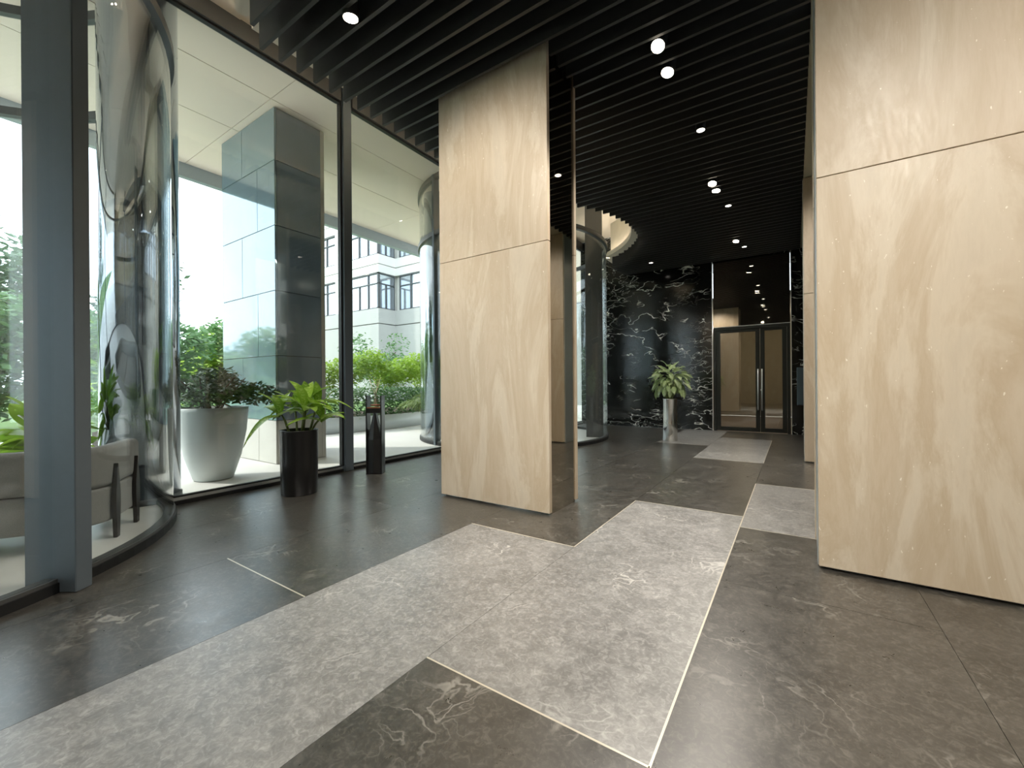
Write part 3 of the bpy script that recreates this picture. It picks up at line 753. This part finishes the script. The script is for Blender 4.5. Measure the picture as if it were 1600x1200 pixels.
# palm in the far bay
AC = (-7.75, 7.75)
root = empty('potted_palm', (AC[0], AC[1], 0), 'feathery palm in a pale pot on the terrace beside the stone pier', 'plant')
MB().lathe((AC[0], AC[1], 0), [(.16, 0), (.17, .01), (.21, .38), (.215, .40), (.20, .40), (.195, .34), (0, .34)], 32).build('pot', 'pot_white', root)
pm = leaf_mesh('palm_leaflet', 'leaf_palm', .045, .35, .01, 5)
for j in range(15):
    az = j * 2.4; el = math.radians(rnd.uniform(40, 80)); Ln = rnd.uniform(.9, 1.35)
    pts = []
    for i in range(9):
        t_ = i / 8; rad_ = Ln * .75 * t_ * math.cos(el * (1 - .35 * t_)); z_ = .38 + Ln * (t_ * math.sin(el) - .55 * t_ ** 2.4)
        pts.append(Vector((AC[0] - math.sin(az) * rad_, AC[1] + math.cos(az) * rad_, z_)))
    fr = MB().tube(pts, [.008 * (1 - .8 * i / 8) + .001 for i in range(9)], 5).build('frond', 'stem', root)
    for i in range(18):
        t_ = .28 + .7 * i / 17; k_ = t_ * 8; i0 = min(7, int(k_)); p = pts[i0].lerp(pts[i0 + 1], k_ - i0)
        for sg in (-1, 1):
            o = inst('leaflet', pm, None, Matrix.Translation(p) @ Matrix.Rotation(az + sg * .95, 4, 'Z') @ Matrix.Rotation(math.radians(rnd.uniform(-25, 10)), 4, 'X') @ Matrix.Scale(rnd.uniform(.24, .32), 4))
            o.parent = fr; o.matrix_basis = Matrix.Translation(-wloc(fr)) @ o.matrix_basis

# ------------------------------------------------------------------ scent diffuser on its stand
DC = Vector((-4.42, 3.47, 0)); ax = Vector((math.cos(YAW), math.sin(YAW), 0)); fw = Vector((math.sin(YAW), -math.cos(YAW), 0))
def D(u, v, z): q = DC + ax * u + fw * v; return (q.x, q.y, z)
root = empty('diffuser_stand', tuple(DC), 'slim black stand with a tapered wedge between two side plates by the window', 'stand')
def dbox(u0, u1, v0, v1, z0, z1): return MB().add([D(u, v, z) for z in (z0, z1) for v in (v0, v1) for u in (u0, u1)], [(0, 2, 3, 1), (4, 5, 7, 6), (0, 1, 5, 4), (2, 6, 7, 3), (0, 4, 6, 2), (1, 3, 7, 5)])
for sg in (-1, 1): dbox(min(sg * .084, sg * .10), max(sg * .084, sg * .10), -.07, .07, .012, .985).build('side_plate', 'pot_black', root, .001)
dbox(-.10, .10, -.075, .075, 0, .0115).build('base_plate', 'pot_black', root)
vs = [D(-.083, .055, .012), D(0, .085, .012), D(.083, .055, .012), D(.083, -.06, .012), D(-.083, -.06, .012),
      D(-.083, .055, .44), D(0, .085, .44), D(.083, .055, .44), D(.083, -.06, .44), D(-.083, -.06, .44),
      D(-.014, .03, .765), D(0, .036, .765), D(.014, .03, .765), D(.014, -.03, .765), D(-.014, -.03, .765)]
fs = [(4, 3, 2, 1, 0)] + [(a + i, a + (i + 1) % 5, a + 5 + (i + 1) % 5, a + 5 + i) for a in (0, 5) for i in range(5)] + [(10, 11, 12, 13, 14)]
MB().add(vs, fs).build('wedge', 'pot_black', root)
dbox(-.083, .083, -.07, .07, .765, .825).build('shelf', 'pot_black', root, .001)
dbox(-.083, .083, -.068, .068, .826, .838).build('shelf_tray', 'copper', root)
root = empty('reed_diffuser', tuple(DC + Vector((0, 0, .839))), 'clear glass reed diffuser bottle with thin reeds standing on the black stand', 'diffuser')
z0 = .839
MB().lathe((DC.x, DC.y, z0), [(.062, 0), (.066, .01), (.066, .13), (.05, .145), (.026, .15), (.026, .175), (.031, .18), (.022, .18), (.022, .152), (.046, .14), (.061, .126), (.061, .014), (0, .012)], 28).build('bottle', 'glass_thin', root)
MB().lathe((DC.x, DC.y, z0), [(0, .0135), (.059, .0145), (.059, .036), (0, .036)], 24).build('scented_oil', 'liquid', root)
for k in range(7):
    a_ = k * .9; MB().tube([(DC.x - .02 * math.cos(a_), DC.y - .02 * math.sin(a_), z0 + .03), (DC.x + .012 * math.cos(a_), DC.y + .012 * math.sin(a_), z0 + .175), (DC.x + (.05 + .02 * (k % 3)) * math.cos(a_), DC.y + (.05 + .02 * (k % 3)) * math.sin(a_), z0 + .36 + .02 * (k % 2))], .0022, 5).build('reed', 'reed', root)

# ------------------------------------------------------------------ outside: ground, canopy, clad pier
Box('ground_terrace', 'paving', -13.5, XW - .055, -16, 26, -.10, -.004, kind='structure')['label'] = 'pale paved terrace outside the glass'
Box('ground_lawn', 'lawn', -140, -13.5, -120, 140, -.12, -.02, kind='structure')['label'] = 'green lawn beyond the terrace'
can = empty('ceiling_canopy', (-7, 4, 5.1), 'pale soffit of the entrance canopy outside the glass', kind='structure')
edges = [XW - .06, -6.0, -7.19, -9.0]
for xa, xb in zip(edges[:-1], edges[1:]):
    yy = -9.0
    while yy < 19:
        Box('soffit_panel', 'soffit', xb + .006, xa - .006, yy + .004, yy + 4.0 - .004, 5.10, 5.14, can); yy += 4.0
Box('soffit_backing', 'gasket', -9.0, XW - .06, -9, 19, 5.14, 5.24, can)
Box('edge_fascia', 'fascia', -9.12, -9.0, -9, 19, 4.86, 5.6, can)
Box('canopy_roof', 'bldg_grey', -9.12, XR + .2, -9, 19, 5.60, 5.75, can)
Box('facade_spandrel', 'fascia', XW - .058, XW + .06, -9, 19, 5.09, 5.60, can)
for k, (x, y) in enumerate(((-6.38, 3.59), (-6.38, 3.95))):
    e = empty('soffit_downlight', (x, y, 5.09), ('nearer' if k == 0 else 'farther') + ' of two small recessed downlights in the outdoor canopy soffit', 'lamp')
    MB().lathe((x, y, 5.085), [(.03, 0), (.055, 0), (.06, .012), (.03, .012)], 20).build('rim', 'tin', e)
    MB().lathe((x, y, 5.088), [(0, 0), (.03, 0), (.03, .008), (0, .008)], 16).build('lens', 'lamp_black', e)
# polished clad pier outdoors
e = empty('clad_pier', (-6.95, 3.46, 0), 'polished blue grey panel clad pier standing outside the tall window', 'pier')
Box('pier_core', 'gasket', -7.76, -6.15, 3.13, 3.80, 0, 5.10, e)
zz = [0, .62, 1.55, 2.48, 3.41, 4.34, 5.095]
for i in range(6):
    cut = [-7.79, -7.10, -6.12] if i % 2 else [-7.79, -6.62, -6.12]
    if i == 0: mt1 = 'stone_ext'
    else: mt1 = 'clad'
    for xa, xb in zip(cut[:-1], cut[1:]):
        Box('clad_panel', mt1, xa + .004, xb - .004, 3.10, 3.128, zz[i] + .004, zz[i + 1] - .004, e, .002)
    Box('clad_panel', 'stone_ext' if i == 0 else 'clad_lobby_tint', -6.148, -6.12, 3.132, 3.80, zz[i] + .004, zz[i + 1] - .004, e, .002)
Box('corner_strip', 'stone_ext', -6.16, -6.115, 3.801, 3.86, 0, 5.09, e)

# ------------------------------------------------------------------ leaf clouds
def leaf_cloud(name, mat, parent, sampler, n, size, kind=None, seed=1):
    rr = random.Random(seed); vs = []; fs = []
    for i in range(n):
        p = sampler(rr); a = rr.uniform(0, 2 * PI); t = rr.uniform(-1.1, 1.1); s = size * rr.uniform(.6, 1.35)
        d1 = Vector((math.cos(a), math.sin(a), math.sin(t) * .8)).normalized(); d2 = d1.cross(Vector((rr.uniform(-1, 1), rr.uniform(-1, 1), 1.2))).normalized()
        o = len(vs); vs += [p - d1 * s, p + d2 * s * .45, p + d1 * s, p - d2 * s * .45]; fs.append((o, o + 1, o + 2, o + 3))
    o0 = wloc(parent); me = bpy.data.meshes.new(name); me.from_pydata([v - o0 for v in vs], [], fs); me.update(); me.materials.append(M[mat])
    o = bpy.data.objects.new(name, me); COL.objects.link(o); o.parent = parent
    if kind: o['kind'] = kind
    return o
def ell(c, r, shell=.45):
    def f(rr):
        while True:
            v = Vector((rr.gauss(0, 1), rr.gauss(0, 1), rr.gauss(0, 1)))
            if v.length > .01: break
        v.normalize(); q = (shell + (1 - shell) * rr.random()) ** .7
        return Vector((c[0] + v.x * r[0] * q, c[1] + v.y * r[1] * q, c[2] + v.z * r[2] * q))
    return f
def multi(fsamp):
    return lambda rr: rr.choice(fsamp)(rr)

# big tapered planter with dark shrub, outdoors by the window
TC = (-5.86, 2.22)
root = empty('tapered_planter', (TC[0], TC[1], 0), 'large pale tapered planter with a dark shrub outside beside the clad pier', 'planter')
MB().lathe((TC[0], TC[1], 0), [(.19, 0), (.205, .01), (.29, .28), (.345, .58), (.366, .82), (.368, .86), (.35, .865), (.34, .80), (0, .80)], 56).build('pot', 'pot_white', root)
MB().lathe((TC[0], TC[1], 0), [(0, .801), (.338, .801), (0, .84)], 28).build('soil', 'soil', root)
for k in range(6):
    a_ = k * 1.05; MB().tube([(TC[0] + .05 * math.cos(a_), TC[1] + .05 * math.sin(a_), .80), (TC[0] + .18 * math.cos(a_), TC[1] + .18 * math.sin(a_), 1.02), (TC[0] + .34 * math.cos(a_ + .3), TC[1] + .34 * math.sin(a_ + .3), 1.22)], [.016, .012, .005], 6).build('branch', 'bark', root)
leaf_cloud('foliage', 'leaf_dark', root, multi([ell((TC[0] + dx, TC[1] + dy, z), (.27, .27, .15), .3) for dx, dy, z in ((-.30, -.25, 1.08), (.15, .20, 1.05), (-.05, .05, 1.22), (.25, -.12, 1.0), (-.35, .15, 1.2), (.3, .35, 1.02))]), 2600, .038, 'stuff', 5)
# long low planter with hedge
pl = [(-10.4, 2.2), (-9.5, 4.0), (-8.95, 5.6), (-8.62, 6.9), (-8.7, 8.2), (-9.2, 9.6), (-10.2, 11.2)]
def smooth_path(p, k=6):
    out = []
    for i in range(len(p) - 1):
        p0 = Vector(p[max(0, i - 1)]); p1 = Vector(p[i]); p2 = Vector(p[i + 1]); p3 = Vector(p[min(len(p) - 1, i + 2)])
        for j in range(k):
            t = j / k; q = .5 * ((2 * p1) + (p2 - p0) * t + (2 * p0 - 5 * p1 + 4 * p2 - p3) * t * t + (3 * p1 - p0 - 3 * p2 + p3) * t ** 3); out.append((q.x, q.y))
    return out + [p[-1]]
sp = smooth_path(pl)
root = empty('curved_planter', (-9.0, 6.5, 0), 'low pale curved planter wall with green hedge outside the second window', 'planter')
sweep(sp, [(.07, 0), (.07, .36), (-.07, .36), (-.07, 0)]).build('planter_wall', 'pot_white', root)
sweep([(x - .75, y + .2) for x, y in sp], [(.70, 0), (.70, .30), (-1.9, .30), (-1.9, 0)]).build('soil_bed', 'soil', root)
def along(off0, off1, z0, z1, ya=-99, yb=99):
    def f(rr):
        while True:
            i = rr.randrange(len(sp)); q = sp[i]
            if ya <= q[1] <= yb: break
        return Vector((q[0] - rr.uniform(off0, off1) + rr.uniform(-.1, .1), q[1] + rr.uniform(-.25, .25), z0 + (z1 - z0) * rr.random() ** .8))
    return f
leaf_cloud('ivy_foliage', 'leaf_ivy', root, along(.02, .6, .30, 1.05), 9000, .05, 'stuff', 8)
leaf_cloud('hedge_foliage', 'leaf_hedge', root, multi([along(.5, 1.6, .6, 1.75)] + [ell((q[0] - 1.1, q[1] + .2, 1.55 + .2 * math.sin(i * 2.1)), (.5, .5, .45), .2) for i, q in enumerate(sp[8::3])]), 11000, .055, 'stuff', 9)
# trees
def tree(name, loc, h, cr, n, mat, label, group, leaf=.09, sparse=.25, trunk=.12, base=.0, seed=3):
    rr = random.Random(seed); x, y = loc
    root = empty(name, (x, y, 0), label, 'tree', group)
    tb = MB().tube([(x, y, 0), (x + .1, y, h * .35), (x - .05, y + .1, h * .7)], [trunk, trunk * .8, trunk * .4], 8)
    cl = []
    for k in range(9):
        a_ = k * 2.4; q = Vector((x + math.cos(a_) * cr * .6 * (k > 0), y + math.sin(a_) * cr * .6 * (k > 0), h * (.58 + .30 * rr.random()) if base == 0 else base + (h - base) * rr.uniform(.25, .8)))
        tb.tube([(x, y, h * .35), tuple((Vector((x, y, h * .5)) + q) / 2), tuple(q)], [trunk * .4, trunk * .25, .02], 5)
        cl.append(ell(q, (cr * .55, cr * .55, h * .18 if base == 0 else (h - base) * .33), sparse))
    tb.build('trunk', 'bark', root)
    leaf_cloud('crown', mat, root, multi(cl), n, leaf, 'stuff', seed + 50)
    return root
tree('garden_tree', (-25.5, 2.4), 7.6, 2.2, 3200, 'leaf_tree', 'dark loose leaved tree showing at the left edge of the picture', None, .16, .1, .13, 2.6, 21)
tree('garden_tree', (-27.0, 6.9), 7.6, 1.9, 1800, 'leaf_tree', 'thin dark tree seen between the steel post and the round column', None, .16, .1, .12, 2.6, 22)
tree('garden_tree', (-17.0, -7.5), 8.0, 2.8, 3000, 'leaf_tree', 'tall tree of the garden on the viewer side of the bay', None, .16, .1, .15, 2.4, 24)
for k, (x, y) in enumerate(((-19.5, -2.6), (-17.2, 1.5), (-21.5, 4.6), (-16.6, 4.7), (-21, 8.2), (-17, 7.6), (-21, 11.4), (-24, -6.5))):
    root = empty('garden_bush', (x, y, 0), ['dense green bush under the dark tree at the left edge', 'rounded green bush left of the dark steel post', 'green bush behind the dark steel post', 'green bush just beyond the steel post', 'pale green bush seen through the round bay', 'low green bush behind the round steel column', 'green bush behind the tapered planter', 'green bush far behind the bay'][k], 'bush', 'garden bushes')
    leaf_cloud('foliage', 'leaf_ivy' if k % 2 else 'leaf_hedge', root, multi([ell((x + rnd.uniform(-.8, .8), y + rnd.uniform(-.8, .8), .8 + .52 * j), (1.0, 1.0, .8), .3) for j in range(5)]), 4200, .13, 'stuff', 60 + k)
    MB().tube([(x, y, 0), (x, y, 1.3)], [.08, .03], 6).build('stem', 'bark', root)
for k in range(17):
    a_ = math.radians(62 + k * 4.6); R_ = 62 + (10 if k % 2 else 0)
    tree('distant_tree', (-R_ * math.sin(a_), R_ * math.cos(a_)), 8.2 + 1.6 * math.sin(k * 1.7), 2.9, 1500, 'leaf_ivy', 'distant round green tree in the treeline beyond the lawn', 'distant treeline', .34, .3, .25, 1.2, 100 + k)
tree('garden_tree', (-14.2, 11.2), 3.4, 1.3, 2200, 'leaf_ivy', 'soft green small tree standing before the pale building', None, .08, .2, .06, .9, 31)

# ------------------------------------------------------------------ building across the garden
bd = empty('apartment_building', (-26, 22, 0), 'pale stepped building with large grey framed windows beyond the hedge', 'building')
CX, CY1, CY2 = -22.94, 18.33, 19.78
FL = [(6.29, 8.63), (9.91, 12.04), (13.6, 15.8)]
Box('main_wall', 'bldg', -30.5, CX - .25, CY1 + .25, 40, 0, 18, bd)
Box('side_wall', 'bldg', CX - .25, -6.0, CY2 + .25, 40, 0, 18, bd)
def bands(x0, x1, y0, y1, tag_):
    Box('plinth', 'bldg_grey', x0, x1, y0, y1, 0, 5.20, bd); Box('sill_course', 'bldg_grey', x0, x1, y0, y1, 5.26, 6.25, bd)
    for z0, zm, z1 in ((8.66, 9.22, 9.87), (12.08, 12.75, 13.55), (15.85, 16.5, 18)):
        Box('floor_band', 'bldg', x0, x1, y0, y1, z0, zm - .025, bd); Box('floor_band', 'bldg', x0, x1, y0, y1, zm + .025, z1, bd)
bands(-30.5, CX, CY1, CY1 + .249, 'a'); bands(CX - .249, CX, CY1 + .25, CY2, 'b'); bands(CX, -6.0, CY2, CY2 + .249, 'c')
def win(p0, p1, z0, z1, n_out, kind):
    """window between plan points p0,p1; panes and mullions"""
    p0, p1 = Vector((*p0, 0)), Vector((*p1, 0)); d_ = p1 - p0; L = d_.length; d_.normalize(); n_ = Vector((n_out[0], n_out[1], 0))
    c = (p0 + p1) / 2; w = empty('window', (0, 0, 0)); w.parent = bd; w.location = Vector((c.x, c.y, z0)) - wloc(bd)
    def bar(u0, u1, za, zb, t0, t1, nm, mt):
        q = [p0 + d_ * u0 + n_ * t0, p0 + d_ * u1 + n_ * t0, p0 + d_ * u1 + n_ * t1, p0 + d_ * u0 + n_ * t1]
        MB().prism([(v.x, v.y) for v in q], za, zb).build(nm, mt, w)
    bar(0, L, z0, z0 + .06, -.16, -.04, 'frame', 'bldg_frame'); bar(0, L, z1 - .08, z1, -.16, -.02, 'frame', 'bldg_frame')
    us = [0, L] if kind == 1 else [0, L / 2, L]
    zt = z0 + (z1 - z0) * .70
    for u in us: bar(max(0, u - .04), min(L, u + .04), z0, z1 if u in (0, L) else zt, -.16, -.04, 'frame', 'bldg_frame')
    bar(0, L, zt - .035, zt + .035, -.15, -.05, 'frame', 'bldg_frame')
    for a, b in zip(us[:-1], us[1:]): bar(a + .04, b - .04, z0 + .06, zt - .035, -.13, -.11, 'pane', 'bldg_pane')
    bar(.04, L - .04, zt + .035, z1 - .08, -.13, -.11, 'pane', 'bldg_pane')
for z0, z1 in FL[:2]:
    x = CX - .02
    for k in range(2 if z0 else 2):
        for wd, kd in ((1.12, 1), (1.92, 2), (1.12, 1))[:3 if k == 0 else 2]:
            win((x - wd, CY1), (x, CY1), z0 - .03, z1 + .02, (0, -1), kd); x -= wd
        Box('wall_pier', 'bldg', x - .62, x, CY1, CY1 + .249, z0 - .03, z1 + .02, bd); x -= .62
    win((CX, CY1 + .02), (CX, CY2 - .02), z0 - .03, z1 + .02, (1, 0), 2)
    x = CX + .35
    for k in range(3):
        for wd, kd in ((1.12, 1), (1.92, 2), (1.12, 1)):
            win((x, CY2), (x + wd, CY2), z0 - .03, z1 + .02, (0, -1), kd); x += wd
        x += .62
e_ = MB()
win((-19.6, CY2 - .01), (-17.9, CY2 - .01), 1.2, 4.4, (0, -1), 2)
